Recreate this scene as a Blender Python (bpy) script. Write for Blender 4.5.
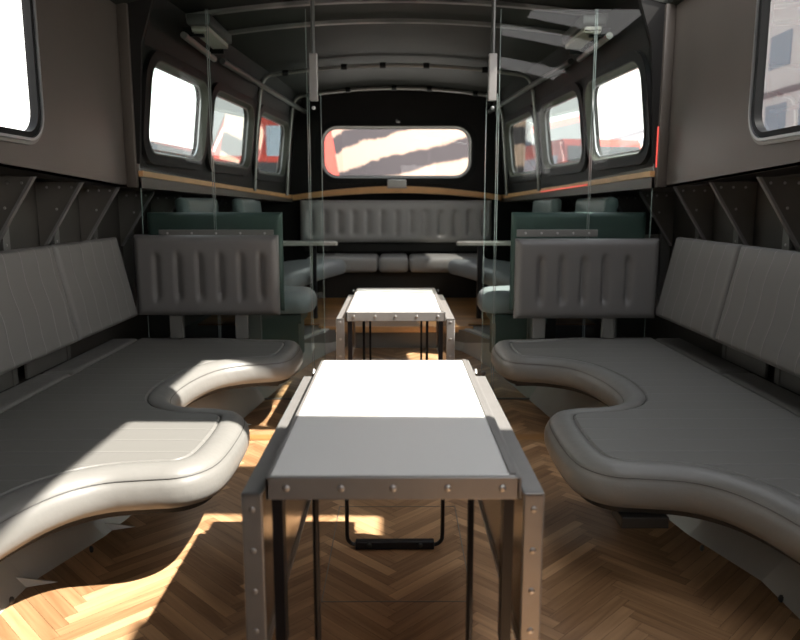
import bpy, bmesh, math, random
from mathutils import Vector
from mathutils.geometry import tessellate_polygon
random.seed(7)
PI = math.pi
S = bpy.context.scene
COL = S.collection
for o in list(bpy.data.objects): bpy.data.objects.remove(o)

# ------------------------------------------------------------ camera
cd = bpy.data.cameras.new('camera'); cam = bpy.data.objects.new('camera', cd); COL.objects.link(cam)
cd.sensor_width = 36; cd.lens = 32.4; cd.clip_end = 500; cd.clip_start = .05
cam.location = (0, 0, 1.15)
cam.rotation_euler = (PI/2 - math.atan(118/720), 0, -3/720)
cd.dof.use_dof = True; cd.dof.focus_distance = 2.7; cd.dof.aperture_fstop = 3.2
S.camera = cam
# ------------------------------------------------------------ light
w = bpy.data.worlds.new('world'); S.world = w; w.use_nodes = True
nt = w.node_tree; bg = nt.nodes['Background']
tc = nt.nodes.new('ShaderNodeTexCoord'); sx = nt.nodes.new('ShaderNodeSeparateXYZ'); cr = nt.nodes.new('ShaderNodeValToRGB')
nt.links.new(tc.outputs['Generated'], sx.inputs[0]); nt.links.new(sx.outputs['Z'], cr.inputs[0]); nt.links.new(cr.outputs[0], bg.inputs[0])
cr.color_ramp.elements[0].color = (1.6, 1.55, 1.5, 1); cr.color_ramp.elements[0].position = .1; cr.color_ramp.elements[1].color = (.60, .62, .66, 1); cr.color_ramp.elements[1].position = .75
sd = bpy.data.lights.new('sun', 'SUN'); sun = bpy.data.objects.new('sun', sd); COL.objects.link(sun)
SUN_DIR = Vector((-1, .30, -1.5)).normalized()
# hazy sky, brighter towards the sun
dp = nt.nodes.new('ShaderNodeVectorMath'); dp.operation = 'DOT_PRODUCT'; dp.inputs[1].default_value = -SUN_DIR
nt.links.new(tc.outputs['Generated'], dp.inputs[0])
ml = nt.nodes.new('ShaderNodeMapRange'); ml.interpolation_type = 'SMOOTHSTEP'
ml.inputs['From Min'].default_value = -.35; ml.inputs['From Max'].default_value = 1.0; ml.inputs['To Min'].default_value = 1.8; ml.inputs['To Max'].default_value = 4.6
nt.links.new(dp.outputs['Value'], ml.inputs['Value']); nt.links.new(ml.outputs[0], bg.inputs[1])
sun.rotation_euler = SUN_DIR.to_track_quat('-Z', 'Y').to_euler()
sd.energy = 16; sd.angle = math.radians(.8); sd.color = (1, .95, .87)
S.view_settings.view_transform = 'Standard'; S.view_settings.look = 'None'
S.view_settings.exposure = 0.0; S.view_settings.gamma = 1; S.view_settings.use_curve_mapping = False

# ------------------------------------------------------------ materials
def mat(name, col, rough=.5, metal=0., bump=0., bscale=60., var=0., vscale=6., spec=.5):
    m = bpy.data.materials.new(name); m.use_nodes = True
    n = m.node_tree; b = n.nodes['Principled BSDF']
    b.inputs['Base Color'].default_value = (*col, 1); b.inputs['Roughness'].default_value = rough
    b.inputs['Metallic'].default_value = metal; b.inputs['Specular IOR Level'].default_value = spec
    t = n.nodes.new('ShaderNodeTexCoord')
    if var:
        ns = n.nodes.new('ShaderNodeTexNoise'); ns.inputs['Scale'].default_value = vscale; ns.inputs['Detail'].default_value = 6
        n.links.new(t.outputs['Object'], ns.inputs['Vector'])
        mx = n.nodes.new('ShaderNodeMix'); mx.data_type = 'RGBA'
        mx.inputs['A'].default_value = (*[c*(1-var) for c in col], 1); mx.inputs['B'].default_value = (*[min(1, c*(1+var)) for c in col], 1)
        n.links.new(ns.outputs['Fac'], mx.inputs['Factor']); n.links.new(mx.outputs['Result'], b.inputs['Base Color'])
    if bump:
        nb = n.nodes.new('ShaderNodeTexNoise'); nb.inputs['Scale'].default_value = bscale; nb.inputs['Detail'].default_value = 4
        n.links.new(t.outputs['Object'], nb.inputs['Vector'])
        bp = n.nodes.new('ShaderNodeBump'); bp.inputs['Strength'].default_value = bump; bp.inputs['Distance'].default_value = .01
        n.links.new(nb.outputs['Fac'], bp.inputs['Height']); n.links.new(bp.outputs['Normal'], b.inputs['Normal'])
    return m

def math_node(n, op, a=None, b=None):
    k = n.nodes.new('ShaderNodeMath'); k.operation = op
    for i, v in enumerate((a, b)):
        if v is None: continue
        if isinstance(v, (int, float)): k.inputs[i].default_value = v
        else: n.links.new(v, k.inputs[i])
    return k.outputs[0]

def stitched(name, col, axis, period, wob=0., line=.05, thread=1.5, offset=0.):
    """leather with sewn quilting lines every `period` metres along one axis"""
    m = mat(name, col, .5, spec=.4)
    n = m.node_tree; b = n.nodes['Principled BSDF']
    t = n.nodes.new('ShaderNodeTexCoord'); s = n.nodes.new('ShaderNodeSeparateXYZ'); n.links.new(t.outputs['Object'], s.inputs[0])
    v = s.outputs[axis]
    if wob:
        z = math_node(n, 'SINE', math_node(n, 'MULTIPLY', s.outputs['Z'], 26.))
        v = math_node(n, 'ADD', v, math_node(n, 'MULTIPLY', z, wob))
    v = math_node(n, 'ADD', v, offset + 50*period)
    fr = math_node(n, 'FRACT', math_node(n, 'DIVIDE', v, period))
    d = math_node(n, 'ABSOLUTE', math_node(n, 'SUBTRACT', fr, .5))          # .5 at the stitch
    ln = math_node(n, 'GREATER_THAN', d, .5 - line)
    g = math_node(n, 'POWER', math_node(n, 'MULTIPLY', d, 2.), 12.)
    mx = n.nodes.new('ShaderNodeMix'); mx.data_type = 'RGBA'
    mx.inputs['A'].default_value = (*col, 1); mx.inputs['B'].default_value = (*[min(1, c*thread) for c in col], 1)
    n.links.new(ln, mx.inputs['Factor']); n.links.new(mx.outputs['Result'], b.inputs['Base Color'])
    ns = n.nodes.new('ShaderNodeTexNoise'); ns.inputs['Scale'].default_value = 9; ns.inputs['Detail'].default_value = 8
    n.links.new(t.outputs['Object'], ns.inputs['Vector'])
    h = math_node(n, 'SUBTRACT', math_node(n, 'MULTIPLY', ns.outputs['Fac'], .3), g)
    bp = n.nodes.new('ShaderNodeBump'); bp.inputs['Strength'].default_value = .3; bp.inputs['Distance'].default_value = .006
    n.links.new(h, bp.inputs['Height']); n.links.new(bp.outputs['Normal'], b.inputs['Normal'])
    return m

def glass_mat(name, tint, refl=1.):
    m = bpy.data.materials.new(name); m.use_nodes = True; n = m.node_tree
    n.nodes.remove(n.nodes['Principled BSDF']); out = n.nodes['Material Output']
    tr = n.nodes.new('ShaderNodeBsdfTransparent'); tr.inputs[0].default_value = (*tint, 1)
    gl = n.nodes.new('ShaderNodeBsdfGlossy'); gl.inputs['Roughness'].default_value = .01
    fr = n.nodes.new('ShaderNodeFresnel'); fr.inputs[0].default_value = 1.5
    k = math_node(n, 'MULTIPLY', fr.outputs[0], refl)
    mx = n.nodes.new('ShaderNodeMixShader')
    n.links.new(k, mx.inputs[0]); n.links.new(tr.outputs[0], mx.inputs[1]); n.links.new(gl.outputs[0], mx.inputs[2])
    n.links.new(mx.outputs[0], out.inputs['Surface'])
    return m

def wood_mat(name, light, dark, rough=.38):
    """planks: UV runs along each board, the vertex colour gives each board its own tone"""
    m = mat(name, light, rough, spec=.5); n = m.node_tree; b = n.nodes['Principled BSDF']
    uv = n.nodes.new('ShaderNodeUVMap'); at = n.nodes.new('ShaderNodeVertexColor'); at.layer_name = 'tone'
    mp = n.nodes.new('ShaderNodeMapping'); mp.inputs['Scale'].default_value = (3, 45, 1)
    n.links.new(uv.outputs[0], mp.inputs[0])
    ns = n.nodes.new('ShaderNodeTexNoise'); ns.inputs['Scale'].default_value = 1.; ns.inputs['Detail'].default_value = 8; ns.inputs['Distortion'].default_value = .6
    n.links.new(mp.outputs[0], ns.inputs['Vector'])
    sp = n.nodes.new('ShaderNodeSeparateColor'); n.links.new(at.outputs[0], sp.inputs[0])
    f = math_node(n, 'ADD', math_node(n, 'MULTIPLY', ns.outputs['Fac'], .75), math_node(n, 'MULTIPLY', sp.outputs[0], .5))
    f = math_node(n, 'SUBTRACT', f, .08)
    r = n.nodes.new('ShaderNodeValToRGB'); n.links.new(f, r.inputs[0])
    r.color_ramp.elements[0].color = (*dark, 1); r.color_ramp.elements[0].position = .12
    r.color_ramp.elements[1].color = (*light, 1); r.color_ramp.elements[1].position = .85
    n.links.new(r.outputs[0], b.inputs['Base Color'])
    bp = n.nodes.new('ShaderNodeBump'); bp.inputs['Strength'].default_value = .15; bp.inputs['Distance'].default_value = .004
    n.links.new(ns.outputs['Fac'], bp.inputs['Height']); n.links.new(bp.outputs['Normal'], b.inputs['Normal'])
    return m

LEA = (.19, .184, .170)
M = dict(
    leather=mat('grey_leather', LEA, .42, bump=.25, bscale=14, var=.06, spec=.45),
    leather_pad=mat('grey_leather_backrest', (.155, .148, .142), .45, bump=.12, bscale=14, spec=.45),
    panel=stitched('grey_leather_quilted_seat', (.172, .166, .153), 'Y', .115, 0., .012, 1.3, -.02),
    seam=mat('dark_seam_thread', (.07, .068, .062), .6),
    back=stitched('grey_leather_wavy_stitched', (.175, .168, .158), 'X', .125, .007, .02, 1.45),
    teal=mat('blue_green_leather', (.13, .17, .165), .45, bump=.2, bscale=14, spec=.45),
    teal_dark=mat('dark_green_board', (.055, .085, .075), .45),
    rearleather=mat('grey_leather_painted_sun', (.40, .39, .37), .45, bump=.15, bscale=14),  # same grey leather, lightened in colour to imitate sun on it
    seatblue=mat('blue_grey_leather', (.24, .26, .265), .42, bump=.2, bscale=12),
    wall=mat('taupe_painted_metal', (.115, .098, .084), .38, .25, bump=.04, bscale=6, var=.12, vscale=3),
    darkwall=mat('dark_lining', (.020, .019, .018), .6, spec=.15, var=.15),
    ceiling=mat('dark_green_grey_ceiling', (.022, .024, .020), .6, spec=.15, bump=.1, bscale=8),
    rubber=mat('black_rubber', (.008, .008, .008), .5, spec=.2),
    olive=mat('olive_grey_window_surround', (.08, .08, .062), .45),
    chrome=mat('brushed_metal', (.5, .5, .5), .3, .9),
    tube=mat('steel_tube', (.27, .26, .24), .4, .7),
    alu=mat('riveted_grey_metal', (.33, .315, .30), .38, .5, var=.1, vscale=20),
    alu_back=mat('aluminium_leaf_underside', (.45, .40, .34), .22, .9),
    rivet=mat('rivet_steel', (.5, .48, .46), .35, .8),
    white=mat('white_laminate', (.90, .88, .84), .30),
    black=mat('black_steel', (.012, .012, .015), .4, .3),
    bolt=mat('dark_bolt', (.05, .05, .05), .4, .6),
    board=mat('dark_under_board', (.02, .018, .015), .6),
    sheet=mat('pale_grey_sheet_metal', (.50, .49, .45), .42, .35, var=.08, vscale=10),
    sheet_dark=mat('grey_sheet_metal', (.20, .195, .18), .45, .3, var=.1, vscale=8),
    post=mat('grey_painted_post', (.20, .195, .18), .45, .3),
    recess=mat('recess_metal', (.17, .155, .135), .45, .3, var=.15, vscale=7),
    hull=mat('dark_hull_side', (.075, .068, .058), .6, .1, var=.2, vscale=5),
    parquet=wood_mat('oak_parquet', (.64, .385, .20), (.20, .098, .042)),
    deckwood=wood_mat('oak_step_boards', (.55, .29, .10), (.26, .12, .04)),
    ledge=mat('honey_wood_trim', (.66, .36, .15), .4, var=.25, vscale=9),
    lampbody=mat('grey_lamp_body', (.10, .10, .095), .4, .5),
    louvre=mat('pale_lamp_louvre', (.42, .40, .34), .4, .4),
    glass=glass_mat('window_glass', (.96, .97, .97), .8),
    pglass=glass_mat('green_tinted_partition_glass', (.84, .94, .91), .6),
    pedge=mat('glass_edge', (.25, .31, .29), .2),
    ground=mat('pale_paving', (.62, .60, .57), .9, var=.1, vscale=.4),
    bwhite=mat('white_render', (.92, .92, .92), .8),
    bpane=mat('pale_blue_window_glass', (.42, .50, .60), .25),
    bband=mat('mauve_grey_band', (.34, .29, .31), .7),
    red=mat('red_paint', (.55, .07, .05), .35),
    blue=mat('dark_blue_paint', (.05, .07, .12), .4, var=.4, vscale=2),
    dark=mat('charcoal_paint', (.05, .05, .055), .35),
    tyre=mat('tyre_rubber', (.02, .02, .02), .8),
    cream=mat('cream_paint', (.6, .52, .42), .7),
)
# peeling hull paint
m = mat('peeling_pink_hull_paint', (.5, .33, .26), .8); n = m.node_tree; b = n.nodes['Principled BSDF']
t = n.nodes.new('ShaderNodeTexCoord'); ns = n.nodes.new('ShaderNodeTexNoise'); ns.inputs['Scale'].default_value = 1.3; ns.inputs['Detail'].default_value = 10; ns.inputs['Roughness'].default_value = .7
n.links.new(t.outputs['Object'], ns.inputs['Vector'])
sp = n.nodes.new('ShaderNodeSeparateXYZ'); n.links.new(t.outputs['Object'], sp.inputs[0])
h = math_node(n, 'SUBTRACT', sp.outputs['Z'], math_node(n, 'MULTIPLY', sp.outputs['X'], .22))
h = math_node(n, 'ADD', math_node(n, 'SINE', math_node(n, 'MULTIPLY', h, 7.5)), math_node(n, 'MULTIPLY', ns.outputs['Fac'], 2.6))
r = n.nodes.new('ShaderNodeValToRGB'); n.links.new(math_node(n, 'MULTIPLY', h, .4), r.inputs[0])
r.color_ramp.elements[0].position = .40; r.color_ramp.elements[0].color = (.07, .06, .065, 1)
r.color_ramp.elements[1].position = .56; r.color_ramp.elements[1].color = (.58, .40, .31, 1)
n.links.new(r.outputs[0], b.inputs['Base Color']); M['peel'] = m
m = bpy.data.materials.new('red_reflection_glow'); m.use_nodes = True; b = m.node_tree.nodes['Principled BSDF']
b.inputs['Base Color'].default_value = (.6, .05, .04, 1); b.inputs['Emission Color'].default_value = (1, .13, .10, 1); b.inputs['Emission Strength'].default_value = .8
M['redglint'] = m  # glowing red colour that imitates reflections on the metal

# ------------------------------------------------------------ helpers
def empty(name, label, cat, loc=(0, 0, 0), group=None, rz=0.):
    o = bpy.data.objects.new(name, None); COL.objects.link(o); o.location = loc; o.rotation_euler = (0, 0, rz)
    o.empty_display_size = .05
    tag(o, label, cat, group); return o
def tag(o, label=None, cat=None, group=None, kind=None):
    if label: o['label'] = label
    if cat: o['category'] = cat
    if group: o['group'] = group
    if kind: o['kind'] = kind
    return o
def root_of(p):
    while p.parent: p = p.parent
    return p
def obj(name, bm, m, parent=None, local=False, smooth=False, sharp=35):
    """link one mesh; world coordinates unless local"""
    if parent and not local:
        bmesh.ops.translate(bm, verts=bm.verts, vec=-root_of(parent).location)
    bmesh.ops.recalc_face_normals(bm, faces=bm.faces)
    me = bpy.data.meshes.new(name); bm.to_mesh(me); bm.free()
    for mm in (m if isinstance(m, (list, tuple)) else [m]): me.materials.append(M[mm])
    o = bpy.data.objects.new(name, me); COL.objects.link(o)
    if parent: o.parent = parent
    if smooth:
        for p in me.polygons: p.use_smooth = True
        if sharp < 180: me.set_sharp_from_angle(angle=math.radians(sharp))
    return o
def struct(name, bm, m, parent=None, **k):
    o = obj(name, bm, m, parent, **k)
    if not parent: o['kind'] = 'structure'
    return o
def dup(root, loc=None, rz=None, label=None, group=None, mirror=False):
    r = root.copy(); COL.objects.link(r)
    if loc is not None: r.location = loc
    if rz is not None: r.rotation_euler = (0, 0, rz)
    if label: r['label'] = label
    if group: r['group'] = group
    for ch in list(root.children):
        c = ch.copy(); COL.objects.link(c); c.parent = r
        for g in list(ch.children):
            d = g.copy(); COL.objects.link(d); d.parent = c
    return r
def B(): return bmesh.new()
def box(bm, x0, x1, y0, y1, z0, z1, bev=0.):
    vs = [bm.verts.new((x, y, z)) for x in (x0, x1) for y in (y0, y1) for z in (z0, z1)]
    fs = [bm.faces.new([vs[i] for i in q]) for q in ((0, 1, 3, 2), (4, 6, 7, 5), (0, 4, 5, 1), (2, 3, 7, 6), (0, 2, 6, 4), (1, 5, 7, 3))]
    if bev:
        es = list({e for f in fs for e in f.edges})
        bmesh.ops.bevel(bm, geom=es, offset=bev, segments=2, profile=.5, affect='EDGES')
    return bm
def prism(bm, pts, vec):
    """polygon (3d points) extruded by vec"""
    v = Vector(vec); a = [bm.verts.new(p) for p in pts]; c = [bm.verts.new(Vector(p)+v) for p in pts]
    bm.faces.new(a); bm.faces.new(c[::-1]); k = len(a)
    for i in range(k): bm.faces.new((a[i], c[i], c[(i+1) % k], a[(i+1) % k]))
    return bm
def tube(bm, pts, r, seg=10, closed=False):
    pts = [Vector(p) for p in pts]; k = len(pts); rings = []
    for i, p in enumerate(pts):
        if closed: d = pts[(i+1) % k]-pts[i-1]
        else: d = pts[min(i+1, k-1)]-pts[max(i-1, 0)]
        d.normalize(); up = Vector((0, 0, 1)) if abs(d.z) < .9 else Vector((0, 1, 0))
        a = d.cross(up).normalized(); c = a.cross(d).normalized()
        if rings:                                       # keep the frame from flipping
            a = (pa - d*pa.dot(d)).normalized(); c = a.cross(d).normalized()
        pa = a
        rings.append([bm.verts.new(p + (a*math.cos(t*2*PI/seg)+c*math.sin(t*2*PI/seg))*r) for t in range(seg)])
    for i in range(k if closed else k-1):
        A, Bq = rings[i], rings[(i+1) % k]
        for t in range(seg): bm.faces.new((A[t], A[(t+1) % seg], Bq[(t+1) % seg], Bq[t]))
    if not closed:
        bm.faces.new(rings[0][::-1]); bm.faces.new(rings[-1])
    return bm
def dome(bm, c, axis, r, h=.5, seg=8):
    """small rivet head on a surface, axis points out"""
    ax = Vector(axis).normalized(); up = Vector((0, 0, 1)) if abs(ax.z) < .9 else Vector((1, 0, 0))
    a = ax.cross(up).normalized(); b_ = a.cross(ax); c = Vector(c); rings = []
    for k in range(3):
        t = k/3*PI/2
        rings.append([bm.verts.new(c+ax*(r*h*math.sin(t))+(a*math.cos(q*2*PI/seg)+b_*math.sin(q*2*PI/seg))*r*math.cos(t)) for q in range(seg)])
    top = bm.verts.new(c+ax*r*h)
    for k in range(2):
        for q in range(seg): bm.faces.new((rings[k][q], rings[k][(q+1) % seg], rings[k+1][(q+1) % seg], rings[k+1][q]))
    for q in range(seg): bm.faces.new((rings[2][q], rings[2][(q+1) % seg], top))
    bm.faces.new(rings[0][::-1])
    return bm
def rrect(u0, u1, v0, v1, r, n=6, skew=0.):
    out = []
    for cx, cy, a0 in ((u1-r, v1-r, 0), (u0+r, v1-r, 90), (u0+r, v0+r, 180), (u1-r, v0+r, 270)):
        for k in range(n+1):
            a = math.radians(a0+90*k/n); out.append((cx+r*math.cos(a), cy+r*math.sin(a)))
    return out
def sheet(bm, outer, holes, f, g):
    """flat sheet with holes: f maps (u,v) to the inner face, g to the outer face"""
    loops = [outer]+holes
    tri = tessellate_polygon([[Vector((u, v, 0)) for u, v in l] for l in loops])
    flat = [p for l in loops for p in l]
    A = [bm.verts.new(f(*p)) for p in flat]; C = [bm.verts.new(g(*p)) for p in flat]
    for a, b_, c in tri:
        try: bm.faces.new((A[a], A[b_], A[c])); bm.faces.new((C[c], C[b_], C[a]))
        except ValueError: pass
    i = 0
    for l in loops:
        k = len(l)
        for j in range(k):
            p, q = i+j, i+(j+1) % k
            bm.faces.new((A[p], A[q], C[q], C[p]))
        i += k
    return bm
def ring(bm, a, b_, f, g):
    """frame between two loops with equal counts"""
    k = len(a)
    A = [bm.verts.new(f(*p)) for p in a]; C = [bm.verts.new(f(*p)) for p in b_]
    D = [bm.verts.new(g(*p)) for p in a]; E = [bm.verts.new(g(*p)) for p in b_]
    for i in range(k):
        j = (i+1) % k
        bm.faces.new((A[i], A[j], C[j], C[i])); bm.faces.new((D[j], D[i], E[i], E[j]))
        bm.faces.new((A[j], A[i], D[i], D[j])); bm.faces.new((C[i], C[j], E[j], E[i]))
    return bm
def pad(w, h, t, grooves=(), gd=.02, gw=.012, win=(.2, .8), r=None, nx=None, nz=16):
    """upholstered pad, local: x across, z up, front faces -y; soft edges, sunk vertical pleats"""
    r = r or t/2; nx = nx or max(24, int(w/.018)); bm = B()
    def edge(x, z):
        e = min(x, w-x, z, h-z)
        # round the corners a bit
        if e >= r: return 1.
        return math.sqrt(max(0, 1-((r-e)/r)**2))
    # sample positions denser at the rims
    def samples(L, n):
        s = [0, r*.08, r*.3, r*.6, r]; m_ = [r+(L-2*r)*i/n for i in range(1, n)]
        return s+m_+[L-q for q in s[::-1]]
    xs, zs = samples(w, nx), samples(h, nz)
    def face(sgn):
        G = []
        for x in xs:
            row = []
            for z in zs:
                d = t/2*edge(x, z)
                if sgn < 0:
                    v = z/h
                    wv = max(0, min(1, (v-win[0])/.12))*max(0, min(1, (win[1]-v)/.12))
                    wv = wv*wv*(3-2*wv)
                    for gx in grooves:
                        q = (x-gx)/gw
                        # sharp on one side, soft on the other: a real pleat
                        d -= gd*wv*(math.exp(-q*q) if q < 0 else math.exp(-q*q/7))
                row.append(bm.verts.new((x-w/2, sgn*d, z)))
            G.append(row)
        for i in range(len(xs)-1):
            for j in range(len(zs)-1):
                q = (G[i][j], G[i+1][j], G[i+1][j+1], G[i][j+1])
                bm.faces.new(q if sgn < 0 else q[::-1])
    face(-1); face(1)
    bmesh.ops.remove_doubles(bm, verts=bm.verts, dist=.0004)
    return bm
def rivets(parent, items, name='rivet', m='rivet', local=False):
    for a in items:
        bm = B(); dome(bm, *a); obj(name, bm, m, parent, local=local, smooth=True)
def chaikin(p, n=2):
    for _ in range(n):
        q = []
        for i in range(len(p)):
            a, b_ = p[i], p[(i+1) % len(p)]
            q += [(a[0]*.75+b_[0]*.25, a[1]*.75+b_[1]*.25), (a[0]*.25+b_[0]*.75, a[1]*.25+b_[1]*.75)]
        p = q
    return p
def chaikin_open(p, n=2):
    for _ in range(n):
        q = [p[0]]
        for a, b_ in zip(p, p[1:]): q += [(a[0]*.75+b_[0]*.25, a[1]*.75+b_[1]*.25), (a[0]*.25+b_[0]*.75, a[1]*.25+b_[1]*.75)]
        p = q+[p[-1]]
    return p
def planks(bm, quads, z):
    uvl = bm.loops.layers.uv.verify(); cl = bm.loops.layers.color.new('tone')
    for q, tone, off in quads:
        vs = [bm.verts.new((x, y, z)) for x, y, u, v in q]
        f = bm.faces.new(vs)
        for l, (x, y, u, v) in zip(f.loops, q):
            l[uvl].uv = (u+off*3.1, v+off*7.7); l[cl] = (tone, tone, tone, 1)

# ------------------------------------------------------------ the body shape
PY = 4.12                                                    # glass partition
def X0(y): return 1.46 if y < PY else 1.46-.075*(y-PY)       # far side wall at ledge height
def far(s, dx=0.):                                           # (y, z) on the far side wall
    return lambda y, z: (s*(X0(y)-.115*(z-1.3)+dx), y, z)
def near(s, dx=0.): return lambda y, z: (s*(1.5+dx), y, z)
def ztop(y): return 1.30-.024*(y-PY) if y > PY else 1.35     # ledge line drops towards the rear
YB = 8.0
NEARW = [(2.45, 3.10, 1.425, 2.06)]
FILLW = [(-.6, 1.15, 1.425, 2.12)]  # extra unseen window, added to brighten the left side
FARW = [(4.20, 5.09, 1.45, 1.915), (5.27, 6.25, 1.45, 1.91), (6.50, 7.56, 1.43, 1.91)]

# floor: herringbone oak
L, W_ = .32, .04; quads = []; c45 = math.cos(PI/4); nL = 5
def herring():
    # pattern cell in rotated frame
    for i in range(-125, 126):
        for j in range(-14, 15):
            # horizontal plank
            hx = i*W_ + j*(2*L); hy = i*W_
            yield (hx, hy, L, W_, 0)
            yield (hx+L, hy-L+W_, W_, L, 1)
uvq = []
for hx, hy, w_, h_, k in herring():
    g = .0004
    pts = [(hx+g, hy+g), (hx+w_-g, hy+g), (hx+w_-g, hy+h_-g), (hx+g, hy+h_-g)]
    out = []; tone = random.random(); off = random.random()*10
    for a, b_ in pts:
        x = (a-b_)*c45; y = (a+b_)*c45
        u, v = (a-hx, b_-hy) if k == 0 else (b_-hy, a-hx)
        out.append((x, y+2., u, v))
    cx = sum(p[0] for p in out)/4; cy = sum(p[1] for p in out)/4
    if abs(cx) < 1.6 and -1.0 < cy < 5.9: uvq.append((out, tone, off))
bm = B(); planks(bm, uvq, 0.)
fl = struct('floor', bm, 'parquet')
bm = B(); box(bm, -1.78, 1.78, -1.3, 8.1, -.08, -.003); struct('trim_1', bm, 'board')          # sub floor in the joints
# threshold strip across the floor and floor hatch outline
bm = B(); quads = [([(-1.0, 3.38, 0, 0), (1.0, 3.38, 2, 0), (1.0, 3.46, 2, .08), (-1.0, 3.46, 0, .08)], .3, 1.)]
planks(bm, quads, .003); struct('trim_2', bm, 'deckwood')
bm = B()
for x0, x1, y0, y1 in ((-.22, .22, 1.937, 1.940), (-.22, .22, 2.6, 2.603), (-.2215, -.2185, 1.937, 2.603), (.2185, .2215, 1.937, 2.603)): box(bm, x0, x1, y0, y1, .0005, .0015)
struct('trim_3', bm, 'tube')

# side walls near the camera: lining panel, flange, recessed hull side
for s, nm in ((-1, 'left'), (1, 'right')):
    bm = B()
    outer = [(-1.2, 1.335), (2.0, 1.325), (3.0, 1.28), (PY-.02, 1.23), (PY-.02, 2.25), (-1.2, 2.25)]
    outer = [(-1.2, 1.36), (2.75, 1.285), (PY-.02, 1.228), (PY-.02, 2.25), (-1.2, 2.25)]
    holes = [rrect(a, b_, c, d, .10) for a, b_, c, d in NEARW+(FILLW if s > 0 else [])]
    sheet(bm, outer, holes, near(s), near(s, .018))
    struct('wall_'+nm, bm, 'wall')
    # flange folded under the panel
    bm = B(); prism(bm, [(s*1.5, -1.2, 1.36), (s*1.5, 2.75, 1.285), (s*1.5, PY-.02, 1.228), (s*1.76, PY-.02, 1.25), (s*1.76, -1.2, 1.38)], (0, 0, .012))
    struct('trim_4' if s < 0 else 'trim_5', bm, 'darkwall')
    # vertical end trim by the partition
    bm = B(); box(bm, min(s*1.445, s*1.50), max(s*1.445, s*1.50), PY-.05, PY+.02, 1.23, 2.2, .006)
    for k in range(7): dome(bm, (s*1.445, PY-.015, 1.27+.14*k), (-s, 0, 0), .006)
    struct('trim_6' if s < 0 else 'trim_7', bm, 'wall', smooth=True)
    # recessed hull side behind the seats
    bm = B(); box(bm, min(s*1.76, s*1.80), max(s*1.76, s*1.80), -1.2, YB+.1, 0, 1.40)
    struct('wall_outer_'+nm, bm, 'hull')
    # far side wall with three windows
    bm = B()
    outer = [(PY, ztop(PY)), (YB, ztop(YB)), (YB, 2.03), (PY, 2.03)]
    holes = [rrect(a-.022, b_+.022, c-.022, d+.022, .122) for a, b_, c, d in FARW]
    sheet(bm, outer, holes, far(s), far(s, .05))
    struct('wall_far_'+nm, bm, 'darkwall')
    # cornice panel leaning in above the windows
    bm = B(); N = 12
    for k in range(N):
        ya, yb = PY+(YB-PY)*k/N, PY+(YB-PY)*(k+1)/N
        for (d0, z0), (d1, z1) in (((-.08, 2.0), (-.165, 2.275)),):
            p = [(s*(X0(ya)+d0), ya, z0), (s*(X0(yb)+d0), yb, z0), (s*(X0(yb)+d1), yb, z1), (s*(X0(ya)+d1), ya, z1)]
            prism(bm, p, (s*.03, 0, .02))
    struct('wall_cornice_'+nm, bm, 'darkwall')
    # shelf band under the far windows: metal with a wooden top edge
    bm = B()
    ya, yb = PY-.01, YB
    prism(bm, [(s*(X0(ya)-.03), ya, 1.228), (s*(X0(ya)-.03), ya, 1.285), (s*(X0(ya)+.12), ya, 1.285), (s*(X0(ya)+.12), ya, 1.228)], (0, .001, 0))
    A = [(s*(X0(ya)+d), ya, z) for d, z in ((-.03, 1.228), (-.03, 1.290), (.32, 1.290), (.32, 1.228))]
    C = [(s*(X0(yb)+d), yb, z) for d, z in ((-.03, 1.15), (-.03, 1.185), (.60, 1.185), (.60, 1.15))]
    va = [bm.verts.new(p) for p in A]; vc = [bm.verts.new(p) for p in C]
    for i in range(4): bm.faces.new((va[i], va[(i+1) % 4], vc[(i+1) % 4], vc[i]))
    bm.faces.new(va); bm.faces.new(vc[::-1])
    struct('trim_8' if s < 0 else 'trim_9', bm, 'wall')
    bm = B()
    A = [(s*(X0(ya)+d), ya, z) for d, z in ((-.04, 1.291), (-.04, 1.322), (.02, 1.322), (.02, 1.291))]
    C = [(s*(X0(yb)+d), yb, z) for d, z in ((-.04, 1.186), (-.04, 1.222), (.02, 1.222), (.02, 1.186))]
    va = [bm.verts.new(p) for p in A]; vc = [bm.verts.new(p) for p in C]
    for i in range(4): bm.faces.new((va[i], va[(i+1) % 4], vc[(i+1) % 4], vc[i]))
    bm.faces.new(va); bm.faces.new(vc[::-1])
    struct('trim_10' if s < 0 else 'trim_11', bm, 'ledge')

# ceiling, arched, in two lengths
def arch(xc, z0, rise, n=16): return [(-xc+2*xc*i/n, z0+rise*(1-(-1+2*i/n)**2)) for i in range(n+1)]
SUN_HOLES = [(.38, 1.44, 1.37, 2.07), (.38, 1.44, 2.56, 3.08), (.84, 1.46, 3.14, 4.09), (.38, .86, .95, 1.37)]  # unseen roof openings, added and shaped to place the sun patches
def zc(x, xc): return 2.19+.20*(1-(x/xc)**2)
bm = B()
xs = sorted(set([-1.5+3*i/16 for i in range(17)]+[.38, .84, .86, 1.44, 1.46])); ys = sorted({-1.2, PY}|{v for h_ in SUN_HOLES for v in h_[2:]})
def hole(x, y): return any(a < x < b_ and c < y < d for a, b_, c, d in SUN_HOLES)
V = {(i, j): bm.verts.new((x, y, zc(x, 1.5))) for i, x in enumerate(xs) for j, y in enumerate(ys)}
for i in range(len(xs)-1):
    for j in range(len(ys)-1):
        if not hole((xs[i]+xs[i+1])/2, (ys[j]+ys[j+1])/2): bm.faces.new((V[i, j], V[i+1, j], V[i+1, j+1], V[i, j+1]))
prev = None
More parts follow.
